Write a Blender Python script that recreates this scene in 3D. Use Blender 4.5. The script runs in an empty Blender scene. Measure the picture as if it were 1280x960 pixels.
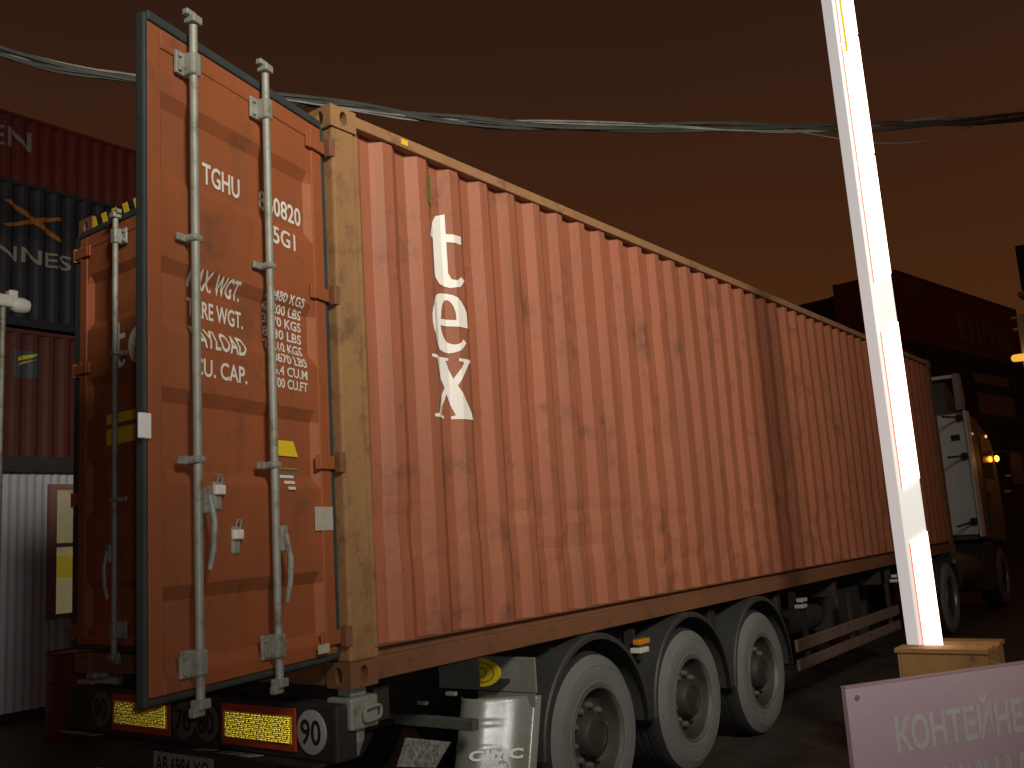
import bpy, bmesh, math, random
from mathutils import Vector, Matrix, noise
random.seed(7)
SC = bpy.context.scene
COL = SC.collection
R = math.radians

# ------------------------------------------------------------------ camera
GZ = 1.12                                   # height of the container floor frame above the ground
cam_d = bpy.data.cameras.new('camera')
cam = bpy.data.objects.new('camera', cam_d); COL.objects.link(cam)
yaw, pitch, roll = 0.6387, 0.1602, -0.0652
fw = Vector((math.cos(yaw)*math.cos(pitch), math.sin(yaw)*math.cos(pitch), math.sin(pitch)))
r0 = Vector((math.sin(yaw), -math.cos(yaw), 0)); u0 = r0.cross(fw)
rv = r0*math.cos(roll) + u0*math.sin(roll); uv = -r0*math.sin(roll) + u0*math.cos(roll)
M = Matrix((rv, uv, -fw)).transposed().to_4x4()
M.translation = Vector((-3.1321, -3.3676, 0.6499 + GZ))
cam.matrix_world = M
cam_d.sensor_width = 36; cam_d.lens = 1177.25/1280*36
cam_d.clip_start = 0.05; cam_d.clip_end = 2000
SC.camera = cam

# ------------------------------------------------------------------ world: light-polluted overcast night sky
w = bpy.data.worlds.new('World'); SC.world = w; w.use_nodes = True
nt = w.node_tree; nt.nodes.clear()
out = nt.nodes.new('ShaderNodeOutputWorld'); bg = nt.nodes.new('ShaderNodeBackground')
tc = nt.nodes.new('ShaderNodeTexCoord'); sp = nt.nodes.new('ShaderNodeSeparateXYZ')
cr = nt.nodes.new('ShaderNodeValToRGB')
nz = nt.nodes.new('ShaderNodeTexNoise'); nz.inputs['Scale'].default_value = 2.2; nz.inputs['Detail'].default_value = 3
mp = nt.nodes.new('ShaderNodeMapping'); mp.inputs['Scale'].default_value = (1, 1, 1.3)
ma = nt.nodes.new('ShaderNodeMath'); ma.operation = 'MULTIPLY_ADD'; ma.inputs[1].default_value = 0.10
nt.links.new(tc.outputs['Generated'], sp.inputs[0]); nt.links.new(tc.outputs['Generated'], mp.inputs[0]); nt.links.new(mp.outputs[0], nz.inputs['Vector'])
nt.links.new(nz.outputs[0], ma.inputs[0]); nt.links.new(sp.outputs[2], ma.inputs[2]); nt.links.new(ma.outputs[0], cr.inputs[0])
e = cr.color_ramp.elements
e[0].position = 0.05; e[0].color = (0.082, 0.0275, 0.0060, 1)
e[1].position = 0.85; e[1].color = (0.021, 0.0100, 0.0070, 1)
m1 = e.new(0.30); m1.color = (0.054, 0.0175, 0.0056, 1)
m2 = e.new(0.52); m2.color = (0.031, 0.0118, 0.0064, 1)
nt.links.new(cr.outputs[0], bg.inputs[0]); bg.inputs[1].default_value = 1.0
nt.links.new(bg.outputs[0], out.inputs[0])

# ------------------------------------------------------------------ lights: gate floodlight behind the photographer's right, and the camera's own flash
def spot(name, loc, target, energy, size, blend, col, rad):
    l = bpy.data.lights.new(name, 'SPOT'); l.energy = energy; l.spot_size = R(size); l.spot_blend = blend
    l.color = col; l.shadow_soft_size = rad
    o = bpy.data.objects.new(name, l); COL.objects.link(o); o.location = loc
    o.rotation_euler = (Vector(target)-Vector(loc)).to_track_quat('-Z', 'Y').to_euler()
    return o
spot('yard_floodlight', (-3.7, -8.0, 6.8), (2.3, 0.0, 5.2), 4800, 65, 1.0, (1.0, 0.91, 0.76), 1.0)
spot('camera_flash', tuple(M.translation + uv*0.045 + rv*0.03), tuple(M.translation + fw*5), 80, 95, 0.7, (1.0, 0.97, 0.95), 0.02)

SC.view_settings.view_transform = 'Standard'; SC.view_settings.look = 'None'
SC.view_settings.exposure = 0; SC.view_settings.gamma = 1; SC.view_settings.use_curve_mapping = False
SC.render.engine = 'CYCLES'
SC.cycles.use_denoising = True
SC.cycles.max_bounces = 6; SC.cycles.sample_clamp_indirect = 3

# ------------------------------------------------------------------ materials
MATS = {}
def mat(name, col, rough=0.6, col2=None, scale=4.0, amt=0.5, streak=False, metal=0.0, bump=0.0, bscale=60.0,
        rust=None, rust_amt=0.0, rust_scale=3.0, emit=None, estr=0.0, spec=0.5, trans=0.0, rough2=None, coat=0.0, runs=None, runs_amt=0.6):
    if name in MATS: return MATS[name]
    m = bpy.data.materials.new(name); m.use_nodes = True; MATS[name] = m
    n = m.node_tree.nodes; L = m.node_tree.links; b = n['Principled BSDF']
    b.inputs['Roughness'].default_value = rough; b.inputs['Metallic'].default_value = metal
    b.inputs['Specular IOR Level'].default_value = spec; b.inputs['Coat Weight'].default_value = coat
    b.inputs['Transmission Weight'].default_value = trans
    c4 = lambda c: (c[0], c[1], c[2], 1)
    tc = n.new('ShaderNodeTexCoord'); mp = n.new('ShaderNodeMapping'); L.new(tc.outputs['Object'], mp.inputs[0])
    if streak: mp.inputs['Scale'].default_value = (1, 1, 0.12)
    c2 = col2 or tuple(x*0.6 for x in col)
    nz = n.new('ShaderNodeTexNoise'); nz.inputs['Scale'].default_value = scale; nz.inputs['Detail'].default_value = 6; nz.inputs['Roughness'].default_value = 0.65
    L.new(mp.outputs[0], nz.inputs['Vector'])
    rp = n.new('ShaderNodeValToRGB'); rp.color_ramp.elements[0].position = 0.5-0.22; rp.color_ramp.elements[1].position = 0.5+0.22
    L.new(nz.outputs[0], rp.inputs[0])
    mu = n.new('ShaderNodeMath'); mu.operation = 'MULTIPLY'; mu.inputs[1].default_value = amt; L.new(rp.outputs[0], mu.inputs[0])
    mx = n.new('ShaderNodeMix'); mx.data_type = 'RGBA'; mx.inputs[6].default_value = c4(col); mx.inputs[7].default_value = c4(c2)
    L.new(mu.outputs[0], mx.inputs[0]); last = mx.outputs[2]
    if rust:
        n2 = n.new('ShaderNodeTexNoise'); n2.inputs['Scale'].default_value = rust_scale; n2.inputs['Detail'].default_value = 10; n2.inputs['Roughness'].default_value = 0.72
        L.new(tc.outputs['Object'], n2.inputs['Vector'])
        r2 = n.new('ShaderNodeValToRGB'); r2.color_ramp.elements[0].position = 0.62-rust_amt*0.35; r2.color_ramp.elements[1].position = 0.74-rust_amt*0.25
        L.new(n2.outputs[0], r2.inputs[0])
        mx2 = n.new('ShaderNodeMix'); mx2.data_type = 'RGBA'; L.new(r2.outputs[0], mx2.inputs[0]); L.new(last, mx2.inputs[6]); mx2.inputs[7].default_value = c4(rust)
        last = mx2.outputs[2]
    if runs:
        m3 = n.new('ShaderNodeMapping'); m3.inputs['Scale'].default_value = (1, 1, 0.06); L.new(tc.outputs['Object'], m3.inputs[0])
        n4 = n.new('ShaderNodeTexNoise'); n4.inputs['Scale'].default_value = 9; n4.inputs['Detail'].default_value = 8; n4.inputs['Roughness'].default_value = 0.75
        L.new(m3.outputs[0], n4.inputs['Vector'])
        r4 = n.new('ShaderNodeValToRGB'); r4.color_ramp.elements[0].position = 0.50; r4.color_ramp.elements[1].position = 0.72; L.new(n4.outputs[0], r4.inputs[0])
        u4 = n.new('ShaderNodeMath'); u4.operation = 'MULTIPLY'; u4.inputs[1].default_value = runs_amt; L.new(r4.outputs[0], u4.inputs[0])
        x4 = n.new('ShaderNodeMix'); x4.data_type = 'RGBA'; L.new(u4.outputs[0], x4.inputs[0]); L.new(last, x4.inputs[6]); x4.inputs[7].default_value = c4(runs)
        last = x4.outputs[2]
    L.new(last, b.inputs['Base Color'])
    rr = n.new('ShaderNodeMapRange'); rr.inputs[3].default_value = rough; rr.inputs[4].default_value = rough2 if rough2 is not None else min(1, rough+0.15)
    L.new(nz.outputs[0], rr.inputs[0]); L.new(rr.outputs[0], b.inputs['Roughness'])
    if bump > 0:
        n3 = n.new('ShaderNodeTexNoise'); n3.inputs['Scale'].default_value = bscale; n3.inputs['Detail'].default_value = 5
        L.new(tc.outputs['Object'], n3.inputs['Vector'])
        bp = n.new('ShaderNodeBump'); bp.inputs['Strength'].default_value = bump; bp.inputs['Distance'].default_value = 0.02
        L.new(n3.outputs[0], bp.inputs['Height']); L.new(bp.outputs[0], b.inputs['Normal'])
    if emit:
        b.inputs['Emission Color'].default_value = c4(emit); b.inputs['Emission Strength'].default_value = estr
    return m

paint = mat('container_side_paint', (0.385, 0.130, 0.070), 0.55, (0.27, 0.088, 0.042), 2.2, 0.8, streak=True, rust=(0.16, 0.07, 0.035), rust_amt=0.22, rust_scale=2.6, bump=0.12, bscale=35, runs=(0.17, 0.09, 0.045), runs_amt=0.5)
paint_door = mat('container_door_paint', (0.345, 0.098, 0.030), 0.58, (0.235, 0.068, 0.026), 2.0, 0.7, rust=(0.15, 0.06, 0.03), rust_amt=0.18, rust_scale=2.5, bump=0.08, bscale=40, runs=(0.17, 0.085, 0.04), runs_amt=0.6)
paint_rail = mat('container_rail_paint', (0.21, 0.092, 0.042), 0.65, (0.15, 0.06, 0.028), 3, 0.8, rust=(0.10, 0.048, 0.025), rust_amt=0.2, rust_scale=8, bump=0.12, bscale=30)
ochre = mat('weathered_ochre_paint', (0.32, 0.175, 0.065), 0.75, (0.25, 0.135, 0.065), 5, 1.0, rust=(0.16, 0.085, 0.042), rust_amt=0.32, rust_scale=5, bump=0.15, bscale=40)
tan_rail = mat('tan_rail_paint', (0.36, 0.20, 0.095), 0.65, (0.27, 0.13, 0.06), 5, 0.9, rust=(0.15, 0.07, 0.035), rust_amt=0.25, rust_scale=4, bump=0.12, bscale=30)
galv = mat('galvanised_steel', (0.36, 0.38, 0.335), 0.5, (0.24, 0.25, 0.215), 9, 0.9, metal=0.25, rust=(0.18, 0.12, 0.075), rust_amt=0.22, rust_scale=9, bump=0.06)
rubber_g = mat('door_gasket_rubber', (0.040, 0.054, 0.054), 0.55, (0.022, 0.026, 0.03), 8, 0.7)
black = mat('black_chassis_paint', (0.018, 0.018, 0.019), 0.55, (0.035, 0.03, 0.026), 6, 0.8, bump=0.08)
dark_in = mat('container_interior', (0.10, 0.06, 0.045), 0.8)
ply = mat('plywood_floor', (0.16, 0.09, 0.045), 0.8, (0.10, 0.06, 0.03), 6, 0.8)
tyre_m = mat('dusty_tyre_rubber', (0.17, 0.18, 0.172), 0.9, (0.12, 0.125, 0.118), 7, 0.7, bump=0.12, bscale=50)
tread_m = mat('tyre_tread_rubber', (0.022, 0.022, 0.022), 0.85)
rim_m = mat('muddy_wheel_rim', (0.060, 0.054, 0.044), 0.6, (0.028, 0.024, 0.02), 9, 0.8, metal=0.25)
nut_m = mat('dusty_wheel_nut', (0.16, 0.15, 0.13), 0.6, (0.09, 0.08, 0.07), 20, 0.8, metal=0.2)
rim_edge = mat('bare_rim_lip', (0.40, 0.40, 0.38), 0.35, (0.2, 0.19, 0.17), 12, 0.7, metal=0.7)
guard_m = mat('black_mudguard_plastic', (0.034, 0.037, 0.037), 0.5, (0.06, 0.058, 0.052), 6, 0.6, bump=0.05)
flap_m = mat('grey_green_mudflap_rubber', (0.26, 0.27, 0.24), 0.19, (0.16, 0.165, 0.135), 5, 0.7, bump=0.015, bscale=30, rough2=0.25, spec=1.0)
white_l = mat('white_lettering', (0.80, 0.79, 0.74), 0.5, (0.62, 0.60, 0.55), 12, 0.7)
white_t = mat('big_white_lettering', (0.86, 0.85, 0.82), 0.45, (0.74, 0.72, 0.68), 6, 0.6)
white_r = mat('white_reflective_film', (0.88, 0.88, 0.88), 0.3, (0.8, 0.8, 0.8), 20, 0.4)
yel_r = mat('yellow_reflective_film', (0.90, 0.72, 0.01), 0.35, (0.80, 0.66, 0.16), 70, 0.8, bump=0.1, bscale=160)
yel = mat('yellow_sticker', (0.80, 0.60, 0.02), 0.5, (0.68, 0.5, 0.02), 12, 0.5)
red_r = mat('red_plate_border', (0.40, 0.06, 0.022), 0.4, (0.30, 0.045, 0.02), 10, 0.5)
grey_disc = mat('grey_speed_disc', (0.40, 0.42, 0.40), 0.5, (0.28, 0.29, 0.27), 12, 0.8)
disc_dirty = mat('soiled_speed_disc', (0.10, 0.11, 0.10), 0.65, (0.06, 0.065, 0.06), 12, 0.8)
ink = mat('black_ink', (0.012, 0.012, 0.012), 0.6)
plate_m = mat('number_plate', (0.34, 0.36, 0.34), 0.5, (0.24, 0.25, 0.24), 14, 0.8)
alu = mat('orange_tinted_aluminium', (0.40, 0.30, 0.25), 0.35, (0.22, 0.15, 0.12), 7, 0.7, metal=0.6)  # orange tint in the colour stands for reflected amber and red glow
clear_l = mat('pale_lamp_lens', (0.75, 0.75, 0.72), 0.2)
amber_l = mat('amber_lamp_lens', (0.75, 0.28, 0.02), 0.25)
speckled_w = mat('speckled_white', (0.62, 0.62, 0.58), 0.4, (0.05, 0.05, 0.05), 42, 0.95, bump=0.2, bscale=70)  # white broken up by dark speckles

# ------------------------------------------------------------------ mesh helpers
class MB:
    def __init__(s): s.v = []; s.f = []; s.sm = False
    def add(s, vs, fs):
        k = len(s.v); s.v += [Vector(v) for v in vs]; s.f += [tuple(i+k for i in f) for f in fs]; return s
    def box(s, a, b, T=None):
        x0, y0, z0 = a; x1, y1, z1 = b
        vs = [Vector(p) for p in ((x0,y0,z0),(x1,y0,z0),(x1,y1,z0),(x0,y1,z0),(x0,y0,z1),(x1,y0,z1),(x1,y1,z1),(x0,y1,z1))]
        if T: vs = [T(v) for v in vs]
        return s.add(vs, [(0,3,2,1),(4,5,6,7),(0,1,5,4),(1,2,6,5),(2,3,7,6),(3,0,4,7)])
    def bbox(s, a, b, c=0.006, T=None):
        """box with chamfered edges"""
        bm = bmesh.new(); bmesh.ops.create_cube(bm, size=1)
        ctr = (Vector(a)+Vector(b))/2; d = Vector(b)-Vector(a)
        for v in bm.verts: v.co = Vector((v.co.x*d.x, v.co.y*d.y, v.co.z*d.z))+ctr
        bmesh.ops.bevel(bm, geom=bm.edges[:], offset=min(c, 0.45*min(abs(x) for x in d)), segments=2, affect='EDGES', profile=0.5)
        bm.verts.index_update()
        vs = [v.co.copy() for v in bm.verts]; fs = [tuple(v.index for v in f.verts) for f in bm.faces]; bm.free()
        if T: vs = [T(v) for v in vs]
        return s.add(vs, fs)
    def tube(s, pts, r, n=10, caps=True):
        pts = [Vector(p) for p in pts]; rs = r if isinstance(r, (list, tuple)) else [r]*len(pts)
        k0 = len(s.v); prev = None
        for i, p in enumerate(pts):
            t = (pts[min(i+1, len(pts)-1)] - pts[max(i-1, 0)]).normalized()
            if prev is None:
                a = Vector((0,0,1)) if abs(t.z) < 0.9 else Vector((1,0,0)); u = t.cross(a).normalized()
            else: u = (prev - t*prev.dot(t)).normalized()
            prev = u; q = t.cross(u)
            for j in range(n):
                A = 2*math.pi*j/n; s.v.append(p + (u*math.cos(A)+q*math.sin(A))*rs[i])
        for i in range(len(pts)-1):
            for j in range(n):
                a = k0+i*n+j; b = k0+i*n+(j+1)%n; s.f.append((a, b, b+n, a+n))
        if caps:
            s.f.append(tuple(k0+j for j in reversed(range(n)))); s.f.append(tuple(k0+(len(pts)-1)*n+j for j in range(n)))
        s.sm = True
        return s
    def lathe(s, prof, n=32, axis='y', c=(0,0,0), a0=0, a1=2*math.pi):
        """prof: list of (axial, radius)"""
        full = abs(a1-a0-2*math.pi) < 1e-6; m = n if full else n+1; k0 = len(s.v); c = Vector(c)
        for (h, r) in prof:
            for j in range(m):
                A = a0+(a1-a0)*j/n; ca, sa = r*math.cos(A), r*math.sin(A)
                s.v.append(c + (Vector((ca, h, sa)) if axis == 'y' else Vector((ca, sa, h)) if axis == 'z' else Vector((h, ca, sa))))
        for i in range(len(prof)-1):
            for j in range(n):
                a = k0+i*m+j; b = k0+i*m+(j+1)%m; s.f.append((a, b, b+m, a+m))
        s.sm = True
        return s
    def prism(s, poly, h0, h1, T):
        """poly in (u,v), T(u,v,h) -> world"""
        n = len(poly); vs = [T(u, v, h0) for u, v in poly]+[T(u, v, h1) for u, v in poly]
        return s.add(vs, [tuple(reversed(range(n))), tuple(range(n, 2*n))]+[(i, (i+1) % n, n+(i+1) % n, n+i) for i in range(n)])
    def build(s, name, m, parent=None, local=False, smooth=None, kind=None):
        me = bpy.data.meshes.new(name); off = Vector((0,0,0))
        if parent is not None and not local: off = ORIG[parent.name]
        me.from_pydata([v-off for v in s.v], [], s.f); me.validate()
        bm = bmesh.new(); bm.from_mesh(me); bmesh.ops.recalc_face_normals(bm, faces=bm.faces[:]); bm.to_mesh(me); bm.free()
        if m: me.materials.append(m)
        if (s.sm if smooth is None else smooth):
            for p in me.polygons: p.use_smooth = True
            me.set_sharp_from_angle(angle=R(38))
        o = bpy.data.objects.new(name, me); COL.objects.link(o)
        if parent is not None:
            o.parent = parent; ORIG[o.name] = ORIG[parent.name]
        else: ORIG[o.name] = Vector((0,0,0))
        if kind: o['kind'] = kind
        return o
ORIG = {}
def thing(name, label, cat, loc=(0,0,0), rz=0.0, group=None):
    o = bpy.data.objects.new(name, None); COL.objects.link(o); o.location = loc; o.rotation_euler = (0,0,rz)
    o.empty_display_size = 0.2; o['label'] = label; o['category'] = cat
    if group: o['group'] = group
    ORIG[o.name] = Vector(loc); return o
def copy_part(src, parent, loc):
    c = src.copy(); COL.objects.link(c); c.parent = parent; c.location = loc; return c

BOLD = [0.018]
def flat_mesh(kind, data):
    """2D filled shape -> (verts2d, faces); kind 'text' (string) or 'loops' (list of loops)"""
    if kind == 'text':
        cu = bpy.data.curves.new('t', 'FONT'); cu.body = data; cu.size = 1.0; cu.resolution_u = 3; cu.offset = BOLD[0]
    else:
        cu = bpy.data.curves.new('t', 'CURVE'); cu.dimensions = '2D'; cu.fill_mode = 'BOTH'
        for lp in data:
            sp = cu.splines.new('POLY'); sp.points.add(len(lp)-1); sp.use_cyclic_u = True
            for p, q in zip(sp.points, lp): p.co = (q[0], q[1], 0, 1)
    o = bpy.data.objects.new('t', cu); COL.objects.link(o)
    dg = bpy.context.evaluated_depsgraph_get(); me = bpy.data.meshes.new_from_object(o.evaluated_get(dg))
    bm = bmesh.new(); bm.from_mesh(me)
    bpy.data.objects.remove(o); bpy.data.curves.remove(cu); bpy.data.meshes.remove(me)
    return bm
def lettering(kind, data, rect, F, m, parent, name='lettering', cuts_u=(), cuts_v=(), shear=0.0, local=False, keep_h=True):
    """fit shape into rect (u0,v0,u1,v1); F(u,v)->point on the surface (already offset)"""
    bm = flat_mesh(kind, data)
    if not bm.verts: bm.free(); return None
    xs = [v.co.x for v in bm.verts]; ys = [v.co.y for v in bm.verts]
    x0, x1, y0, y1 = min(xs), max(xs), min(ys), max(ys); u0, v0, u1, v1 = rect
    for v in bm.verts:
        a = (v.co.x-x0)/max(1e-6, x1-x0); b = (v.co.y-y0)/max(1e-6, y1-y0)
        v.co = Vector((u0+a*(u1-u0)+shear*b*(v1-v0), v0+b*(v1-v0), 0))
    lo_u, hi_u = min(u0, u1), max(u0, u1); lo_v, hi_v = min(v0, v1), max(v0, v1)
    for cu_ in cuts_u:
        if lo_u-0.1 < cu_ < hi_u+0.1:
            bmesh.ops.bisect_plane(bm, geom=bm.verts[:]+bm.edges[:]+bm.faces[:], plane_co=(cu_, 0, 0), plane_no=(1, 0, 0))
    for cv_ in cuts_v:
        if lo_v < cv_ < hi_v:
            bmesh.ops.bisect_plane(bm, geom=bm.verts[:]+bm.edges[:]+bm.faces[:], plane_co=(0, cv_, 0), plane_no=(0, 1, 0))
    bm.verts.index_update(); b = MB()
    b.add([F(v.co.x, v.co.y) for v in bm.verts], [tuple(v.index for v in f.verts) for f in bm.faces]); bm.free()
    return b.build(name, m, parent, local=local)

# letter shapes for the big serif lettering
T_LOOP = [[(0,.64),(.16,.78),(.34,.95),(.58,1.0),(.58,.73),(.97,.73),(.97,.62),(.58,.62),(.58,.2),(.64,.12),(.76,.11),(.9,.17),(1,.13),(.85,.03),(.6,0),(.34,.04),(.19,.15),(.19,.62),(0,.62)]]
def arc(cx, cy, rx, ry, a0, a1, n): return [(cx+rx*math.cos(R(a0+(a1-a0)*i/n)), cy+ry*math.sin(R(a0+(a1-a0)*i/n))) for i in range(n+1)]
E_LOOP = [arc(.5,.5,.5,.5,-38,-360,26)+[(1,.45),(.31,.45)]+arc(.62,.46,.27,.31,183,318,12), [(.36,.56)]+arc(.53,.58,.15,.31,172,0,12)+[(.68,.56)]]
X_LOOP = [[(0,1),(.5,1),(.5,.955),(.44,.95),(.56,.66),(.76,.94),(.66,.955),(.66,1),(1,1),(1,.955),(.88,.94),(.62,.55),(.91,.06),(1,.045),(1,0),(.5,0),(.5,.045),(.57,.06),(.42,.40),(.22,.06),(.33,.045),(.33,0),(0,0),(0,.045),(.1,.06),(.38,.50),(.13,.94),(0,.955)]]

# ------------------------------------------------------------------ ground
asph = mat('dark_wet_asphalt', (0.085, 0.072, 0.058), 0.7, (0.042, 0.037, 0.031), 2.2, 0.95, rust=(0.024, 0.021, 0.018), rust_amt=0.35, rust_scale=0.8, bump=0.9, bscale=38, rough2=0.4)
b = MB(); N = 40; X0, X1, Y0, Y1 = -300, 300, -300, 300
b.add([(X0,Y0,0),(X1,Y0,0),(X1,Y1,0),(X0,Y1,0)], [(0,1,2,3)])
g = b.build('ground', asph); g['kind'] = 'structure'; g['label'] = 'dark damp asphalt of the container yard'

# ------------------------------------------------------------------ containers
LEN, WID, HGT = 12.192, 2.438, 2.896
PITCH, PH0 = 0.278, 0.288
def corr(x, ph=PH0, depth=0.040):
    t = ((x-ph)/PITCH+0.5) % 1.0 - 0.5; d = abs(t)*PITCH
    return depth if d < 0.035 else depth*(0.103-d)/0.068 if d < 0.103 else 0.0
def corr_xs(x0, x1, ph=PH0):
    k0 = int((x0-ph)/PITCH)-1; xs = [x0, x1]
    for k in range(k0, int((x1-ph)/PITCH)+2):
        for o in (-0.103, -0.035, 0.035, 0.103):
            x = ph+k*PITCH+o
            if x0 < x < x1: xs.append(x)
    return sorted(xs)
def dent(x, z):
    v = 0.010*(noise.noise(Vector((x*0.9, z*0.8, 3.1))))
    v += 0.022*max(0, noise.noise(Vector((x*2.3, z*2.6, 9.7)))-0.25)
    if 0.35 < z < 0.8: v += 0.022*max(0, noise.noise(Vector((x*3.1, z*6.0, 1.2))))
    return v
SIDE_Y = 0.017
def side_y(x, z): return SIDE_Y + corr(x) + dent(x, z)

C = thing('shipping_container', 'rust-red corrugated container on the trailer with its near rear door swung open', 'container', (0, 0, GZ))
Z = lambda v: Vector((v[0], v[1], v[2]+GZ))
def tb(): return MB()
# right side panel
xs = corr_xs(0.165, LEN-0.165); nz_ = 34; zs = [0.172+(HGT-0.07-0.172)*i/nz_ for i in range(nz_+1)]
b = MB()
for z in zs:
    for x in xs: b.v.append(Vector((x, side_y(x, z), z+GZ)))
n_ = len(xs)
for i in range(nz_):
    for j in range(n_-1): b.f.append((i*n_+j, i*n_+j+1, (i+1)*n_+j+1, (i+1)*n_+j))
b.build('side_panel', paint, C, smooth=False)
# other walls
b = MB(); xs2 = corr_xs(0.165, LEN-0.165)
for z in (0.16, HGT-0.07):
    for x in xs2: b.v.append(Vector((x, WID-0.010-corr(x), z+GZ)))
for j in range(len(xs2)-1): b.f.append((j, j+1, len(xs2)+j+1, len(xs2)+j))
b.build('side_panel', paint, C)
b = MB(); ys = corr_xs(0.1, WID-0.1, 0.2)
for z in (0.16, HGT-0.1):
    for y in ys: b.v.append(Vector((LEN-0.012-corr(y, 0.2), y, z+GZ)))
for j in range(len(ys)-1): b.f.append((j, j+1, len(ys)+j+1, len(ys)+j))
b.build('end_panel', paint, C)
b = MB(); xs3 = [0.1+i*(LEN-0.2)/120 for i in range(121)]
for y in (0.05, WID-0.05):
    for i, x in enumerate(xs3): b.v.append(Vector((x, y, HGT-0.03-(0.02 if i % 4 in (1, 2) else 0)+GZ)))
for j in range(120): b.f.append((j, j+1, 121+j+1, 121+j))
b.build('roof', paint, C)
tb().box((0.08, 0.06, 0.10+GZ), (LEN-0.08, WID-0.06, 0.168+GZ)).build('floor', ply, C)
for y in (0.0, WID-0.055):
    tb().bbox((0.17, y, HGT-0.078+GZ), (LEN-0.17, y+0.055, HGT-0.014+GZ), 0.007).build('top_rail', tan_rail if y == 0 else paint_rail, C)
    b = tb(); y_in = y+0.050 if y == 0 else y
    b.bbox((0.17, y+0.002, 0.016+GZ), (LEN-0.17, y+0.053, 0.122+GZ), 0.006); b.build('bottom_rail', paint_rail, C)
    yb, yf = (y+0.046, y+0.008) if y == 0 else (y+0.009, y+0.047)
    tb().box((0.17, min(yb, y+0.0275), 0.115+GZ) if y else (0.17, yb, 0.115+GZ), (LEN-0.17, y+0.0275 if y else y+0.060, 0.172+GZ)).build('rail_channel', paint_rail, C)
    tb().bbox((0.17, min(yf, yb), 0.166+GZ), (LEN-0.17, max(yf, yb)+0.012, 0.174+GZ), 0.002).build('rail_flange', paint_rail, C, smooth=False)
# corner posts (J-section at the rear) and castings with real oval holes
for px, py in ((0, 0), (0, 1), (1, 0), (1, 1)):
    x0 = 0.008 if px == 0 else LEN-0.165; x1 = x0+0.157; y0 = 0.004 if py == 0 else WID-0.10; y1 = y0+0.096
    b = tb(); b.bbox((x0, y0, 0.118+GZ), (x1, y1, HGT-0.118+GZ), 0.012)
    if py == 0: b.bbox((x0+0.125, y0+0.006, 0.12+GZ), (x1+0.035, y0+0.05, HGT-0.12+GZ), 0.008)
    b.build('corner_post', ochre if (py == 0 and px == 0) else paint_rail, C, smooth=False)
def holed_face(mb, c, U, V, Nn, hw, hh, rx, ry, depth):
    angs = sorted(set([round(2*math.pi*i/20, 5) for i in range(20)]+[round(math.atan2(sy*hh, sx*hw) % (2*math.pi), 5) for sx in (1,-1) for sy in (1,-1)]))
    n = len(angs); k = len(mb.v)
    for A in angs:
        d = (math.cos(A), math.sin(A)); t = 1/max(abs(d[0])/hw, abs(d[1])/hh); mb.v.append(c+U*d[0]*t+V*d[1]*t)
    for A in angs: mb.v.append(c+U*rx*math.cos(A)+V*ry*math.sin(A))
    for A in angs: mb.v.append(c+U*rx*math.cos(A)+V*ry*math.sin(A)-Nn*depth)
    for i in range(n):
        j = (i+1) % n; mb.f.append((k+i, k+j, k+n+j, k+n+i)); mb.f.append((k+n+i, k+n+j, k+2*n+j, k+2*n+i))
    mb.f.append(tuple(k+2*n+i for i in range(n)))
def casting(x0, y0, z0, lx=0.178, ly=0.162, lz=0.118, ends=True):
    mb = MB(); X, Y, Zv = Vector((1,0,0)), Vector((0,1,0)), Vector((0,0,1)); c = Vector((x0+lx/2, y0+ly/2, z0+lz/2))
    for s in (-1, 1):
        holed_face(mb, c+Y*s*ly/2, X, Zv, Y*s, lx/2, lz/2, 0.026, 0.040, 0.05)
        holed_face(mb, c+X*s*lx/2, Y, Zv, X*s, ly/2, lz/2, 0.026, 0.040, 0.05)
        holed_face(mb, c+Zv*s*lz/2, X, Y, Zv*s, lx/2, ly/2, 0.056, 0.032, 0.03)
    return mb
for x0 in (-0.004, LEN-0.174):
    for y0 in (-0.004, WID-0.158):
        for z0 in (0.0, HGT-0.118):
            casting(x0, y0, z0+GZ).build('corner_casting', ochre if (x0 < 1 and y0 < 1 and z0 > 1) else paint_rail, C, smooth=False)
tb().bbox((0.01, 0.165, HGT-0.115+GZ), (0.12, WID-0.165, HGT-0.01+GZ), 0.008).build('door_header', paint_rail, C)
tb().bbox((0.01, 0.165, 0.005+GZ), (0.12, WID-0.165, 0.118+GZ), 0.008).build('door_sill', paint_rail, C)
# hazard stripes on the rear header
for k in range(9):
    y = 1.72+k*0.062
    b = MB(); b.prism([(y, HGT-0.112), (y+0.058, HGT-0.112), (y+0.098, HGT-0.012), (y+0.040, HGT-0.012)], 0.006, 0.0095, lambda u, v, h: Vector((0.0095-h+0.001 if False else 0.0155-h, u, v+GZ)))
    b.build('hazard_stripe', yel if k % 2 == 0 else ink, C)
# big white serif lettering down the side
cutsu = corr_xs(0.5, 1.3); cutsv = [i*0.07 for i in range(5, 41)]
FS = lambda u, v: Vector((u, side_y(u, v)-0.004, v+GZ))
for nm, lp, rc in (('t', T_LOOP, (0.745, 2.085, 1.02, 2.53)), ('e', E_LOOP, (0.722, 1.70, 1.035, 2.05)), ('x', X_LOOP, (0.700, 1.322, 1.06, 1.672))):
    lettering('loops', lp, rc, FS, white_t, C, 'lettering', cutsu, cutsv)
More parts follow.
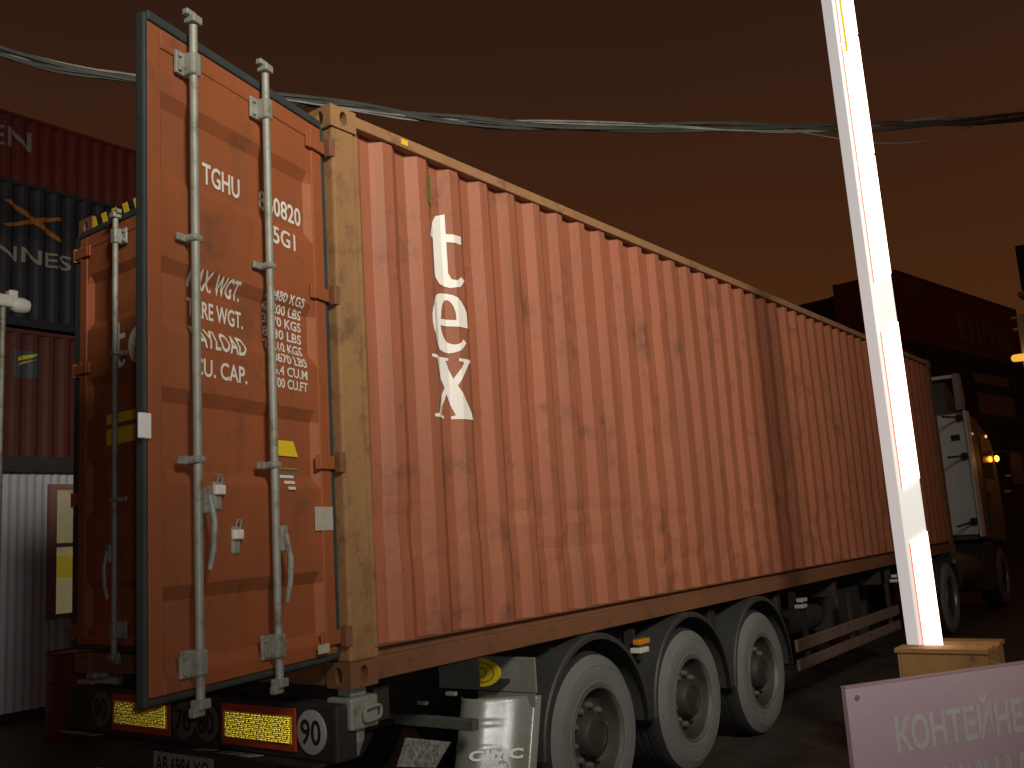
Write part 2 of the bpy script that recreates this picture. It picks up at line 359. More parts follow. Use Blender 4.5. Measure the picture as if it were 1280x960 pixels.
# small dark data plate and scuffed stickers on the side
lettering('loops', [[(0,0),(1,0),(1,1),(0,1)]], (0.735, 2.56, 0.815, 2.74), FS, mat('faded_olive_sticker', (0.22, 0.17, 0.05), 0.6, (0.13, 0.10, 0.03), 14, 0.9), C, 'sticker', cutsu, cutsv)
tb().box((0.52, -0.004, HGT-0.062+GZ), (0.57, -0.0005, HGT-0.03+GZ)).build('sticker', yel, C)

# ---- doors
def door_prof(z, depth=0.030):
    # recessed bands of the pressed door panel: (bottom, top) of each recess
    for lo, hi in ((0.215, 0.55), (0.93, 1.30), (1.52, 1.815), (2.13, 2.50)):
        if lo < z < hi:
            t = min(1, (hi-z)/0.055, (z-lo)/0.055); return -depth*t
    return 0.0
DZ = sorted([0.12, 2.74]+[q for lo, hi in ((0.215,0.55),(0.93,1.30),(1.52,1.815),(2.13,2.50)) for q in (lo, lo+0.055, hi-0.055, hi)])
def make_door(hinge, evec, nvec, openn, label):
    O = Vector((hinge[0], hinge[1], GZ)); E_ = Vector(evec); N_ = Vector(nvec)
    P = lambda s, n, z: O+E_*s+N_*n+Vector((0, 0, z))
    T = lambda v: P(v.x, v.y, v.z)
    W_ = 1.152; S0 = -0.035; ZB = 0.165
    b = MB(); b.bbox((S0, -0.045, ZB), (S0+0.085, 0.0, 2.765), 0.006, T); b.bbox((W_-0.075, -0.045, ZB), (W_, 0.0, 2.765), 0.006, T)
    b.bbox((S0+0.085, -0.045, ZB), (W_-0.075, 0.0, 0.225), 0.006, T); b.bbox((S0+0.085, -0.045, 2.68), (W_-0.075, 0.0, 2.765), 0.006, T)
    D = b.build('door', paint_door, C, smooth=False)
    if label: D['label'] = label
    def part(mb, name, m, **k): return mb.build(name, m, D, **k)
    # pressed panel
    b = MB(); ss = [S0+0.083, S0+0.12, 0.35, 0.7, W_-0.11, W_-0.073]; zz = [z for z in DZ if 0.224 < z < 2.685]; zz = sorted(set([0.223]+zz+[2.682]))
    for z in zz:
        for i, s in enumerate(ss):
            edge = i in (0, len(ss)-1); b.v.append(P(s, (-0.006 if edge else -0.006+door_prof(z))+0.003*noise.noise(Vector((s*3, z*2, 5))), z))
    for i in range(len(zz)-1):
        for j in range(len(ss)-1): b.f.append((i*6+j, i*6+j+1, (i+1)*6+j+1, (i+1)*6+j))
    for j in range(5): pass
    part(b, 'panel', paint_door, smooth=False)
    b = MB(); b.box((S0+0.085, -0.044, 0.225), (W_-0.075, -0.039, 2.68), T); part(b, 'inner_face', dark_in)
    # rubber gasket round the leaf
    b = MB(); b.bbox((W_, -0.038, 0.135), (W_+0.024, 0.006, 2.79), 0.008, T); b.bbox((S0, -0.05, 2.767), (W_, 0.006, 2.81), 0.008, T); b.bbox((S0, -0.045, 0.137), (W_, 0.004, 0.163), 0.008, T)
    b.bbox((S0-0.072, -0.05, 0.14), (S0, -0.004, 2.79), 0.006, T); part(b, 'gasket', rubber_g, smooth=False)
    # lock rods
    for k, s in enumerate((0.465, 0.94)):
        zt = 2.865 if openn else 2.80; zb = 0.10
        rod = part(MB().tube([P(s, 0.045, zb), P(s, 0.045, 0.9), P(s, 0.045, 1.8), P(s, 0.045, zt)], 0.0175, 14), 'lock_rod', galv)
        for z, sg in ((zt, 1), (zb, -1)):
            b = MB(); b.bbox((s-0.026, 0.02, z-0.018-0.012*sg), (s+0.03, 0.075, z+0.018-0.012*sg), 0.006, T)
            b.bbox((s-0.01, 0.03, z-0.004 if sg > 0 else z-0.03), (s+0.05, 0.06, z+0.022 if sg > 0 else z+0.004), 0.005, T)
            part(b, 'cam_head', galv, smooth=False)
        for z, big in ((2.655, 1), (1.91, 0), (1.02, 0), (0.26, 1)):
            hw = 0.05 if big else 0.016
            b = MB(); b.bbox((s+0.0, 0.001, z-hw), (s+0.068, 0.016, z+hw), 0.004, T); b.bbox((s-0.026, 0.001, z-hw), (s+0.028, 0.068, z+hw), 0.012, T)
            b.bbox((s-0.062, 0.001, z-hw*0.8), (s-0.02, 0.012, z+hw*0.8), 0.004, T)
            for q in (-1, 1):
                if big: b.bbox((s+0.040, 0.016, z+q*0.03-0.010), (s+0.060, 0.026, z+q*0.03+0.010), 0.004, T)
            part(b, 'rod_bracket', galv, smooth=False)
        # handle hub and lever lying along the door, with its catch
        zh = 0.86 if k == 1 else 0.70
        b = MB(); b.bbox((s-0.048, 0.020, zh-0.05), (s-0.005, 0.075, zh+0.06), 0.008, T); part(b, 'handle_hub', galv, smooth=False)
        b = MB(); b.tube([P(s-0.03, 0.075, zh+0.02), P(s-0.04, 0.088, zh-0.08), P(s-0.036, 0.085, zh-0.18), P(s-0.03, 0.07, zh-0.26)], [0.011, 0.013, 0.013, 0.010], 8)
        part(b, 'handle', galv)
    # hinges
    for z in (2.66, 1.885, 1.055, 0.24):
        b = MB(); b.bbox((0.062, 0.0, z-0.035), (0.10, 0.012, z+0.035), 0.004, T); b.bbox((-0.085, 0.0, z-0.032), (0.075, 0.016, z+0.032), 0.004, T)
        b.tube([P(-0.085, 0.002, z-0.045), P(-0.085, 0.002, z+0.045)], 0.017, 12)
        part(b, 'hinge', paint_door, smooth=False)
        b = MB()
        if openn: b.bbox((-0.012, 0.0, z-0.05+GZ), (0.025, 0.045, z+0.05+GZ), 0.006)
        else: b.bbox((-0.012, WID-0.045, z-0.05+GZ), (0.025, WID-0.002, z+0.05+GZ), 0.006)
        b.build('hinge_lug', paint_rail, C, smooth=False)
    return D, P
a = R(104)
DR, PR = make_door((-0.055, 0.05), (-math.sin(a), math.cos(a), 0), (-math.cos(a), -math.sin(a), 0), True, 'open rust-red rear door with galvanised lock rods and white markings')
DL, PL = make_door((-0.004, WID-0.05), (0, -1, 0), (-1, 0, 0), False, 'closed left rear door in shadow')
# markings on the open door: u runs right to left from the hinge, so text is set from high s to low s
FD = lambda u, v: PR(u, -0.003+door_prof(v), v)
dv = DZ
def dtext(txt, s0, s1, z0, z1, shear=0.0, m=white_l): lettering('text', txt, (s0, z0, s1, z1), FD, m, DR, 'lettering', (), dv, -shear)
dtext('TGHU', 0.805, 0.565, 2.205, 2.300); dtext('860820', 0.430, 0.110, 2.205, 2.300)
dtext('5', 0.040, -0.005, 2.215, 2.290)
fr = [[(0,0),(1,0),(1,1),(0,1)], [(.08,.05),(.08,.95),(.92,.95),(.92,.05)]]
lettering('loops', fr, (0.060, 2.190, -0.026, 2.315), FD, white_l, DR, 'lettering', (), dv)
dtext('45G1', 0.430, 0.200, 2.055, 2.140)
for txt, s1, z1, h in (('MAX. WGT.', 0.585, 1.815, 0.085), ('TARE WGT.', 0.560, 1.688, 0.075), ('PAYLOAD', 0.575, 1.570, 0.085), ('CU. CAP.', 0.575, 1.440, 0.075)):
    dtext(txt, 0.905, s1, z1-h, z1)
rows = ['30480 KGS', '67200 LBS', '3870 KGS', '8530 LBS', '26610 KGS', '58670 LBS', '76.4 CU.M', '2700 CU.FT']
for i, t in enumerate(rows):
    z1 = 1.835-i*0.0585; dtext(t, 0.425, 0.135, z1-0.046, z1)
# stickers, placards, seals
def sticker(D, P, s0, s1, z0, z1, m, name='sticker', n=0.004, th=0.002, skew=0.0, prof=True):
    mid = (z0+z1)/2; pn = door_prof(mid)-0.003 if prof else 0
    b = MB(); b.prism([(s0, z1), (s1, z1), (s1-skew, z0), (s0-skew, z0)], pn+n-th, pn+n, lambda u, v, h: P(u, h, v)); return b.build(name, m, D)
sticker(DR, PR, 0.395, 0.225, 1.075, 1.145, yel, skew=0.035)
b = MB(); b.prism([(0.375, 1.012), (0.20, 1.012), (0.285, 0.865)], -0.004-0.03, -0.0305, lambda u, v, h: PR(u, h, v)); b.build('warning_triangle', mat('soiled_placard', (0.11, 0.085, 0.055), 0.6, (0.2, 0.17, 0.1), 30, 0.8), DR)
b = MB(); b.prism([(0.375, 1.022), (0.20, 1.022), (0.205, 1.014), (0.37, 1.014)], -0.03, -0.026, lambda u, v, h: PR(u, h, v)); b.build('sticker', mat('orange_edge', (0.55, 0.20, 0.03), 0.5), DR)
for q in range(3): sticker(DR, PR, 0.335-q*0.012, 0.235+q*0.012, 0.975-q*0.027, 0.988-q*0.027, white_l, n=0.0065)
sticker(DR, PR, 0.115, -0.03, 0.735, 0.845, mat('pale_label', (0.50, 0.48, 0.40), 0.5, (0.36, 0.35, 0.29), 16, 0.8), n=0.006)
sticker(DR, PR, 0.165, 0.075, 0.185, 0.225, mat('pale_label', (0,0,0)), n=0.036)
b = MB(); b.bbox((W0 := 1.145, 0.0, 1.09), (1.205, 0.012, 1.185), 0.004, lambda v: PR(v.x, v.y, v.z)); b.build('label_tag', white_r, DR)
for s, z in ((0.775, 0.885), (0.668, 0.705)):
    b = MB(); b.bbox((s-0.024, -0.02, z-0.055), (s+0.024, 0.004, z+0.06), 0.010, lambda v: PR(v.x, v.y, v.z)); bk = b.build('handle_catch', galv, DR, smooth=False)
    b = MB(); b.bbox((s-0.028, -0.005, z+0.005), (s+0.028, 0.020, z+0.045), 0.006, lambda v: PR(v.x, v.y, v.z)); b.build('seal', white_l, DR, smooth=False)
    b = MB(); b.tube([PR(s-0.015, 0.006, z+0.045), PR(s-0.012, 0.018, z+0.085), PR(s+0.012, 0.018, z+0.085), PR(s+0.015, 0.006, z+0.045)], 0.004, 6); b.build('seal_wire', galv, DR)
# closed door markings
FL = lambda u, v: PL(u, -0.003+door_prof(v), v)
for lp, rc in ((T_LOOP, (0.34, 1.83, 0.50, 2.12)), (E_LOOP, (0.53, 1.83, 0.74, 2.06)), (X_LOOP, (0.77, 1.83, 0.99, 2.06))):
    lettering('loops', lp, rc, FL, white_t, DL, 'lettering', (), dv)
sticker(DL, PL, 0.30, 0.82, 1.36, 1.46, yel, n=0.006); sticker(DL, PL, 0.30, 0.82, 1.49, 1.55, yel, n=0.006)

# ------------------------------------------------------------------ semi-trailer
TR = thing('semi_trailer', 'black three-axle container trailer under the rust-red container', 'trailer', (6.0, WID/2, 0))
def tp(mb, name, m, parent=TR, **k): return mb.build(name, m, parent, **k)
for y in (0.70, 1.60):
    b = MB(); b.box((0.15, y, 1.07), (11.6, y+0.14, 1.095)); b.box((0.15, y, 0.74), (11.6, y+0.14, 0.765)); b.box((0.15, y+0.06, 0.765), (11.6, y+0.08, 1.07)); tp(b, 'main_beam', black)
for x in (0.25, 1.75, 2.7, 4.0, 5.4, 7.0, 8.6, 10.2, 11.4):
    tp(MB().bbox((x, 0.10, 0.92), (x+0.10, WID-0.10, 1.09), 0.008), 'cross_member', black, smooth=False)
prism_m = mat('mirrored_yellow_prisms', (1.0, 0.92, 0.33), 0.10, (1.0, 0.96, 0.55), 40, 0.6, metal=1.0, rough2=0.16)
# rear bumper, marker plates, speed discs, number plate
tp(MB().bbox((-0.07, 0.03, 0.80), (0.06, WID-0.03, 1.055), 0.012), 'rear_bumper', black, smooth=False)
tp(MB().bbox((0.10, 0.06, 0.42), (0.22, WID-0.06, 0.56), 0.012), 'underrun_bar', black, smooth=False)
for y in (0.62, 1.72): tp(MB().box((0.12, y, 0.55), (0.2, y+0.08, 0.93)), 'underrun_bracket', black)
def prisms(y0, y1, z0, z1, xf, m, parent):
    # cube-corner sheeting: rows of little mirrored corners, mostly canted to the lorry's right to return more flash
    b = MB(); l = 0.0085; sy, sz = 0.0105, 0.0092
    ny, nz2 = int((y1-y0)/sy), int((z1-z0)/sz)
    for iz in range(nz2):
        for iy in range(ny):
            sg = 1 if (iy*3+iz) % 8 == 0 else -1
            ph = R(36)*sg; ax = Vector((-math.cos(ph), math.sin(ph), 0)); t = Vector((0, 0, 1)).cross(ax); up = Vector((0, 0, 1))
            rot = math.pi*(iz % 2)
            apex = Vector((xf, y0+(iy+0.5+0.5*(iz % 2))*sy*(ny/(ny+0.5)), z0+(iz+0.5)*sz))-ax*0.0035
            es = []
            for k in range(3):
                A = rot+math.pi/2+k*2*math.pi/3+0.12*math.sin(iy*1.7+iz*2.3)
                wv = t*math.cos(A)+up*math.sin(A); es.append(apex+(ax/math.sqrt(3)+wv*math.sqrt(2/3))*l)
            b.add([apex]+es, [(0, 1, 2), (0, 2, 3), (0, 3, 1)])
    o = b.build('reflector_prisms', m, parent, kind='stuff'); o['label'] = 'sparkling yellow retroreflective sheeting'; return o
for y0 in (0.325, 1.345):
    q = tp(MB().bbox((-0.082, y0-0.022, 0.835), (-0.0705, y0+0.546, 1.032), 0.003), 'reflective_plate', red_r, smooth=False)
    MB().bbox((-0.0855, y0, 0.870), (-0.0825, y0+0.522, 0.996), 0.001).build('yellow_field', yel_r, q, smooth=False)
    prisms(y0+0.004, y0+0.518, 0.873, 0.993, -0.0905, prism_m, q)
def disc(y, z, r, m, txt):
    b = MB(); b.lathe([(-0.0705, r), (-0.0775, r), (-0.0785, r-0.004), (-0.0785, 0.0005)], 36, 'x', (0, y, z)); d = tp(b, 'speed_disc', m)
    lettering('text', txt, (y+0.070, z-0.058, y-0.070, z+0.058), lambda u, v: Vector((-0.0805, u, v)), ink, d, 'lettering')
disc(0.195, 0.932, 0.100, grey_disc, '90'); disc(1.005, 0.927, 0.096, disc_dirty, '80'); disc(1.205, 0.925, 0.096, disc_dirty, '70'); disc(2.015, 0.940, 0.100, disc_dirty, '90')
q = tp(MB().bbox((-0.098, 0.925, 0.640), (-0.090, 1.450, 0.757), 0.003), 'number_plate', plate_m, smooth=False)
lettering('text', 'AB 6984 XO', (1.425, 0.655, 0.955, 0.738), lambda u, v: Vector((-0.0995, u, v)), ink, q, 'lettering')
tp(MB().box((-0.0895, 1.0, 0.69), (-0.02, 1.38, 0.72)), 'plate_bracket', black)
# speckled pale strips added on the bumper's lower flange
b = MB(); b.bbox((-0.13, 0.12, 0.780), (0.02, WID-0.02, 0.799), 0.004); fl = tp(b, 'bumper_flange', black, smooth=False)
for y, w_ in ((0.60, 0.09), (0.74, 0.14), (0.95, 0.10), (2.02, 0.35)):
    b = MB(); b.prism([(y, -0.128), (y+w_, -0.128), (y+w_*0.6, -0.075), (y-0.05, -0.075)], 0.7995, 0.8015, lambda u, v, h: Vector((v, u, h))); b.build('pale_strip', speckled_w, fl)
# tail lamps under the bumper
for y in (0.10, WID-0.46):
    q = tp(MB().bbox((0.03, y, 0.42), (0.10, y+0.36, 0.555), 0.012), 'tail_lamp', mat('red_lamp_lens', (0.22, 0.012, 0.014), 0.25), smooth=False)
# twist locks with loop handles
for x in (0.09, 11.9):
    for y, sg in ((0.09, -1), (WID-0.09, 1)):
        b = MB(); b.bbox((x-0.09, y-0.085, 0.93), (x+0.09, y+0.085, 1.075), 0.012); b.bbox((x-0.05, y-0.05, 1.075), (x+0.05, y+0.05, 1.118), 0.01)
        b.lathe([(0.80, 0.0005), (0.80, 0.022), (0.835, 0.034), (0.87, 0.050), (0.93, 0.055)], 14, 'z', (x, y, 0)); tl = tp(b, 'twist_lock', galv if x < 1 else black, smooth=False)
        yy = y+sg*0.105; lp = []
        for i in range(21):
            A = 2*math.pi*i/20; ca, sa = math.cos(A), math.sin(A)
            lp.append((x+0.055*math.copysign(abs(ca)**0.5, ca)+0.03, yy, 0.995+0.030*math.copysign(abs(sa)**0.6, sa)+0.006*ca))
        b = MB(); b.tube(lp, 0.0075, 8); b.tube([(x, y+sg*0.08, 0.995), (x-0.02, yy, 0.995)], 0.01, 8); b.build('lock_handle', galv, tl)
# wheels
WZ, WR = 0.51, 0.51
def wheel_meshes():
    o = {}
    b = MB(); b.lathe([(0.10, 0.300), (0.02, 0.292), (0.008, 0.300), (0.002, 0.318), (0.0, 0.322), (0.0, 0.330), (0.003, 0.334), (-0.001, 0.36), (-0.001, 0.395), (0.004, 0.420), (0.0015, 0.424), (0.0045, 0.432), (0.009, 0.436), (0.014, 0.455), (0.040, 0.487)], 56); o['tyre'] = b
    b = MB(); pr = [(0.040, 0.487), (0.060, 0.499), (0.085, 0.508)]
    for k in range(4):
        y = 0.10+k*0.058; pr += [(y, WR), (y+0.04, WR), (y+0.044, WR-0.014), (y+0.054, WR-0.014)]
    pr += [(0.33, 0.500), (0.36, 0.46), (0.375, 0.38), (0.36, 0.29)]; b.lathe(pr, 48); o['tread'] = b
    b = MB(); b.lathe([(0.012, 0.299), (0.002, 0.297), (0.004, 0.287), (0.030, 0.281)], 48); o['lip'] = b
    b = MB(); b.lathe([(0.028, 0.283), (0.055, 0.266), (0.095, 0.255), (0.112, 0.238), (0.105, 0.205), (0.098, 0.150), (0.098, 0.138), (0.035, 0.132), (0.018, 0.118), (0.012, 0.085), (0.02, 0.08), (0.02, 0.0005)], 40); o['rim'] = b
    b = MB(); b.lathe([(0.0, 0.0005), (0.0, 0.015), (0.012, 0.021), (0.045, 0.023)], 8); o['nut'] = b
    return o
wm = wheel_meshes(); proto = None
def place_wheel(x, y, side, parent):
    """side -1: right-hand side of the lorry, outer face at y"""
    global proto
    if proto is None:
        proto = {}
        tmp = thing('tmp', 'x', 'x')
        for k, nm, m in (('tyre', 'tyre', tyre_m), ('tread', 'tread', tread_m), ('lip', 'rim_lip', rim_edge), ('rim', 'rim', rim_m), ('nut', 'wheel_nut', nut_m)):
            proto[k] = wm[k].build(nm, m, None)
        bpy.data.objects.remove(tmp)
        first = True
    def cp(k, nm, par, loc):
        c = bpy.data.objects.new(nm, proto[k].data); COL.objects.link(c); c.parent = par; c.location = loc; return c
    loc = Vector((x, y, WZ))-ORIG[parent.name]
    t = cp('tread', 'wheel', parent, loc)
    if side > 0: t.rotation_euler = (0, 0, math.pi)
    cp('tyre', 'tyre_sidewall', t, (0, 0, 0)); cp('lip', 'rim_lip', t, (0, 0, 0)); cp('rim', 'rim', t, (0, 0, 0))
    for i in range(10):
        A = 2*math.pi*(i+0.3)/10; cp('nut', 'wheel_nut', t, (0.178*math.cos(A), 0.062, 0.178*math.sin(A)))
    return t
AX = (2.05, 3.36, 4.67)
for x in AX:
    place_wheel(x, -0.03, -1, TR); place_wheel(x, WID+0.03, 1, TR)
    tp(MB().tube([(x, 0.3, WZ), (x, WID-0.3, WZ)], 0.06, 12), 'axle', black)
    for y0, y1 in ((-0.045, 0.40), (WID-0.40, WID+0.045)):
        b = MB(); b.lathe([(y0, 0.585), (y0-0.0, 0.612), (y0+0.012, 0.622), (y1, 0.622), (y1, 0.607), (y0+0.02, 0.607), (y0+0.016, 0.585)], 28, 'y', (x, 0, WZ), R(-2), R(182))
        tp(b, 'mudguard', guard_m)
    tp(MB().box((x-0.03, 0.38, 0.95), (x+0.03, 0.72, 1.0)), 'mudguard_stay', black)
# flap behind the rearmost wheel: flat outer half, inner half bulging rearwards
b = MB(); FX = 0.0; TILT = 0.25
prof = [(1.425, -0.05), (1.402, 0.0), (1.375, 0.05), (1.348, 0.09), (1.316, 0.13), (1.286, 0.165), (1.257, 0.20), (1.232, 0.23), (1.214, 0.26), (1.203, 0.29), (1.203, 0.33), (1.215, 0.37), (1.245, 0.40), (1.28, 0.42)]
zz = [0.20+0.0165*i for i in range(41)]
for i, z in enumerate(zz):
    rib = 0.0035*(1 if (i % 8) < 1 else 0)
    for (x, y) in prof: b.v.append(Vector((x+TILT*(z-0.86)-rib*(y > 0.16), y, z)))
n_ = len(prof)
for i in range(len(zz)-1):
    for j in range(n_-1): b.f.append((i*n_+j, i*n_+j+1, (i+1)*n_+j+1, (i+1)*n_+j))
flap = tp(b, 'mudflap', flap_m, smooth=True)
def flap_x(y):
    for (xa, ya), (xb, yb) in zip(prof, prof[1:]):
        if ya <= y <= yb: return FX+xa+(xb-xa)*(y-ya)/(yb-ya)
    return FX+1.45
sol = flap.modifiers.new('s', 'SOLIDIFY'); sol.thickness = 0.006; sol.offset = 0
BOLD[0] = 0.045
lettering('text', 'CIMC', (0.265, 0.535, 0.015, 0.590), lambda u, v: Vector((flap_x(u)+TILT*(v-0.86)-0.016, u, v)), white_r, flap, 'lettering', [y for x, y in prof])
BOLD[0] = 0.018
b = MB(); b.lathe([(0.0, 0.050), (-0.010, 0.050), (-0.010, 0.036), (0.0, 0.036)], 24, 'x', (flap_x(0.10)-TILT*0.37-0.016, 0.10, 0.485)); b.build('emblem_ring', white_r, flap)
tp(MB().bbox((1.385, -0.045, 0.875), (1.40, 0.70, 1.075), 0.006), 'splash_plate', flap_m, smooth=False)
for y, m_ in ((-0.03, flap_m),): tp(MB().box((1.384, y, 0.80), (1.395, y+0.42, 0.872)), 'flap_clamp', flap_m)
# yellow half-disc reflector with rings
b = MB(); hd = [(0.30, 0.925)]+arc(0.30, 0.995, 0.155, 0.082, -90, 90, 18)
b.prism([(0.60-u if False else 0.30-(u-0.30), v) for u, v in hd], 1.300, 1.308, lambda u, v, h: Vector((h, u, v))); hdp = tp(b, 'half_disc_reflector', yel)
for rr_ in (0.115, 0.06):
    o_ = arc(0, 0, rr_, rr_*0.53, -90, 90, 16); i_ = arc(0, 0, rr_-0.012, (rr_-0.012)*0.53, 90, -90, 16)
    lettering('loops', [o_+i_], (0.30-0.004, 0.995-rr_*0.53, 0.30-rr_, 0.995+rr_*0.53), lambda u, v: Vector((1.2975, u, v)), mat('olive_print', (0.25, 0.2, 0.02), 0.6), hdp, 'ring_print')
tp(MB().box((1.31, 0.14, 0.93), (1.384, 0.30, 0.95)), 'reflector_bracket', black)
# frame piece and speckled pale plate added ahead of the bumper
tp(MB().bbox((0.98, 0.10, 0.735), (1.03, 0.85, 0.795), 0.006), 'frame_bar', mat('grey_frame_steel', (0.12, 0.125, 0.11), 0.5, (0.07, 0.07, 0.06), 8, 0.8), smooth=False)
b = MB(); b.prism([(0.62, 0.665), (0.28, 0.665), (0.40, 0.52), (0.70, 0.50)], 0.985, 0.995, lambda u, v, h: Vector((h, u, v))); tp(b, 'pale_plate', speckled_w)
for y, z in ((0.42, 0.86), (0.20, 0.92)): tp(MB().bbox((0.955, y, z), (0.98, y+0.07, z+0.022), 0.004), 'frame_bolt', galv, smooth=False)
# side marker lamps under the bottom rail
for x in (2.68, 5.75, 8.9):
    q = tp(MB().bbox((x-0.06, -0.035, 0.93), (x+0.06, 0.05, 0.965), 0.006), 'side_marker_lamp', clear_l, smooth=False)
    MB().bbox((x-0.05, -0.03, 0.985), (x+0.09, 0.03, 1.02), 0.006).build('lamp_lens', amber_l if x < 3 else clear_l, q, smooth=False)
    MB().box((x-0.01, 0.05, 0.93), (x+0.02, 0.12, 1.08)).build('lamp_bracket', black, q)
# side guard rails
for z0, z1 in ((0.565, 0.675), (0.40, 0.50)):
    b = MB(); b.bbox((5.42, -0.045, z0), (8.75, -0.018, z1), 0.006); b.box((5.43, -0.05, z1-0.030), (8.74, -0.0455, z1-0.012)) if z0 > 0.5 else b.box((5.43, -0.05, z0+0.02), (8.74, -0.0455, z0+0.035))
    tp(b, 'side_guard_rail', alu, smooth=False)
for x in (5.75, 7.1, 8.5): tp(MB().box((x, -0.018, 0.40), (x+0.06, 0.02, 0.95)), 'side_guard_post', black)
for y in (0.45, WID-0.55):
    b = MB(); b.bbox((9.1, y, 0.28), (9.22, y+0.12, 1.05), 0.01); b.bbox((9.0, y-0.06, 0.24), (9.32, y+0.18, 0.28), 0.01); tp(b, 'landing_leg', black, smooth=False)
tp(MB().tube([(6.1, 0.45, 0.72), (7.2, 0.45, 0.72)], 0.14, 20), 'air_tank', black)
tp(MB().bbox((7.5, 0.25, 0.5), (8.3, 0.65, 0.95), 0.02), 'tool_box', black, smooth=False)

# ------------------------------------------------------------------ tractor unit
cabw = mat('white_cab_paint', (0.80, 0.84, 0.83), 0.4, (0.68, 0.72, 0.71), 3, 0.7)
cabg = mat('dark_grey_cab', (0.13, 0.12, 0.12), 0.55, (0.08, 0.072, 0.07), 2.5, 0.8)  # cab body and roof deflector, much darker than the white rear wall
glass = mat('dark_cab_glass', (0.01, 0.012, 0.015), 0.08)
TK = thing('tractor_unit', 'white lorry cab hauling the trailer, amber indicator lit', 'truck', (14.5, WID/2, 0))
def kp(mb, name, m, parent=TK, **k): return mb.build(name, m, parent, **k)
b = MB(); sec = [(14.45, 1.22), (16.55, 1.05), (16.72, 1.5), (16.62, 2.35), (16.35, 3.0), (15.2, 3.36), (14.45, 3.42)]
ys = [0.05, 0.10, WID-0.10, WID-0.05]
k0 = []
for yi, y in enumerate(ys):
    sh = 0.05 if yi in (0, 3) else 0
    for (x, z) in sec:
        cx, cz = 15.5, 2.2; b.v.append(Vector((x+(cx-x)*sh*0.6, y, z+(cz-z)*sh)))
ns = len(sec)
for i in range(3):
    for j in range(ns): b.f.append((i*ns+j, i*ns+(j+1) % ns, (i+1)*ns+(j+1) % ns, (i+1)*ns+j))
b.f.append(tuple(range(ns))); b.f.append(tuple(3*ns+j for j in range(ns)))
body = kp(b, 'cab_body', cabg, smooth=False)
kp(MB().bbox((14.36, 0.06, 1.30), (14.44, WID-0.06, 3.36), 0.02), 'cab_rear_wall', cabw, smooth=False)
b = MB(); b.bbox((14.30, 0.015, 1.26), (14.62, 0.055, 3.40), 0.012); kp(b, 'side_fairing', cabw, smooth=False)
b = MB(); b.bbox((14.30, WID-0.055, 1.26), (14.62, WID-0.015, 3.40), 0.012); kp(b, 'side_fairing', cabw, smooth=False)
# roof deflector frame
b = MB(); b.bbox((14.33, 0.08, 3.98), (14.40, WID-0.08, 4.04), 0.01); kp(b, 'deflector_bar', cabw, smooth=False)
for y in (0.05, WID-0.15):
    b = MB(); b.prism([(14.32, 3.42), (14.50, 3.42), (14.62, 3.60), (14.50, 4.05), (14.32, 4.05)], y, y+0.1, lambda u, v, h: Vector((u, h, v))); kp(b, 'deflector_post', mat('grey_deflector', (0.34, 0.34, 0.34), 0.5), smooth=False)
b = MB(); b.prism([(14.55, 3.42), (15.9, 3.30), (15.7, 3.55), (14.7, 3.98), (14.55, 3.98)], 0.35, WID-0.35, lambda u, v, h: Vector((u, h, v))); kp(b, 'roof_deflector', cabg, smooth=False)
for z in (3.28, 2.62, 1.52):
    b = MB(); b.tube([(13.2, 0.14, z-0.05), (14.36, 0.10, z+0.005)], 0.018, 8); b.bbox((14.27, 0.07, z-0.06), (14.33, 0.16, z+0.06), 0.008); kp(b, 'stay_rod', black)
for z in (2.95,): kp(MB().bbox((14.335, 0.16, z-0.05), (14.362, 0.30, z+0.05), 0.006), 'vent', black, smooth=False)
# side window, door seam, handle, mirror, lamps
kp(MB().prism([(15.35, 2.25), (16.38, 2.25), (16.22, 2.95), (15.35, 3.0)], 0.040, 0.052, lambda u, v, h: Vector((u, h, v))), 'side_window', glass)
kp(MB().bbox((15.25, 0.038, 1.2), (15.27, 0.049, 2.98), 0.002), 'door_seam', black, smooth=False)
kp(MB().bbox((15.35, 0.02, 1.95), (15.55, 0.045, 2.0), 0.006), 'door_handle', black, smooth=False)
b = MB(); b.bbox((16.95, -0.34, 2.1), (17.12, -0.12, 2.75), 0.03); kp(b, 'mirror', black, smooth=False)
kp(MB().tube([(16.45, 0.08, 2.75), (17.03, -0.2, 2.78)], 0.02, 8), 'mirror_arm', black)
def lamp(name, loc, size, col, es, energy, parent=TK):
    b = MB(); b.lathe([(-size*0.6, 0.0005), (-size*0.45, size*0.6), (0, size), (size*0.5, size*0.8), (size*0.6, 0.0005)], 14, 'y', loc)
    q = b.build(name, mat(name+'_lens', (0.8, 0.35, 0.05), 0.3, emit=col, estr=es), parent)
    if energy:
        l = bpy.data.lights.new(name+'_light', 'POINT'); l.energy = energy; l.color = col; l.shadow_soft_size = size
        lo = bpy.data.objects.new(name+'_light', l); COL.objects.link(lo); lo.parent = parent; lo.location = Vector(loc)-ORIG[parent.name]+Vector((-0.25, -0.50, 0))
    return q
lamp('turn_indicator', (16.35, -0.02, 2.62), 0.06, (1.0, 0.30, 0.02), 9, 3)
lamp('cab_marker_lamp', (15.9, 0.03, 3.02), 0.03, (1.0, 0.5, 0.12), 1.2, 0)
lamp('roof_marker_lamp', (14.55, -0.01, 3.0), 0.02, (1.0, 0.6, 0.3), 0.5, 0)
for x, z in ((17.0, 2.28), (16.7, 1.98)): kp(MB().bbox((x, -0.1, z), (x+0.12, 0.0, z+0.05), 0.01), 'chrome_trim', rim_edge, smooth=False)
b = MB(); b.box((11.0, 0.75, 0.75), (16.3, 0.85, 1.0)); kp(b, 'chassis_rail', black)
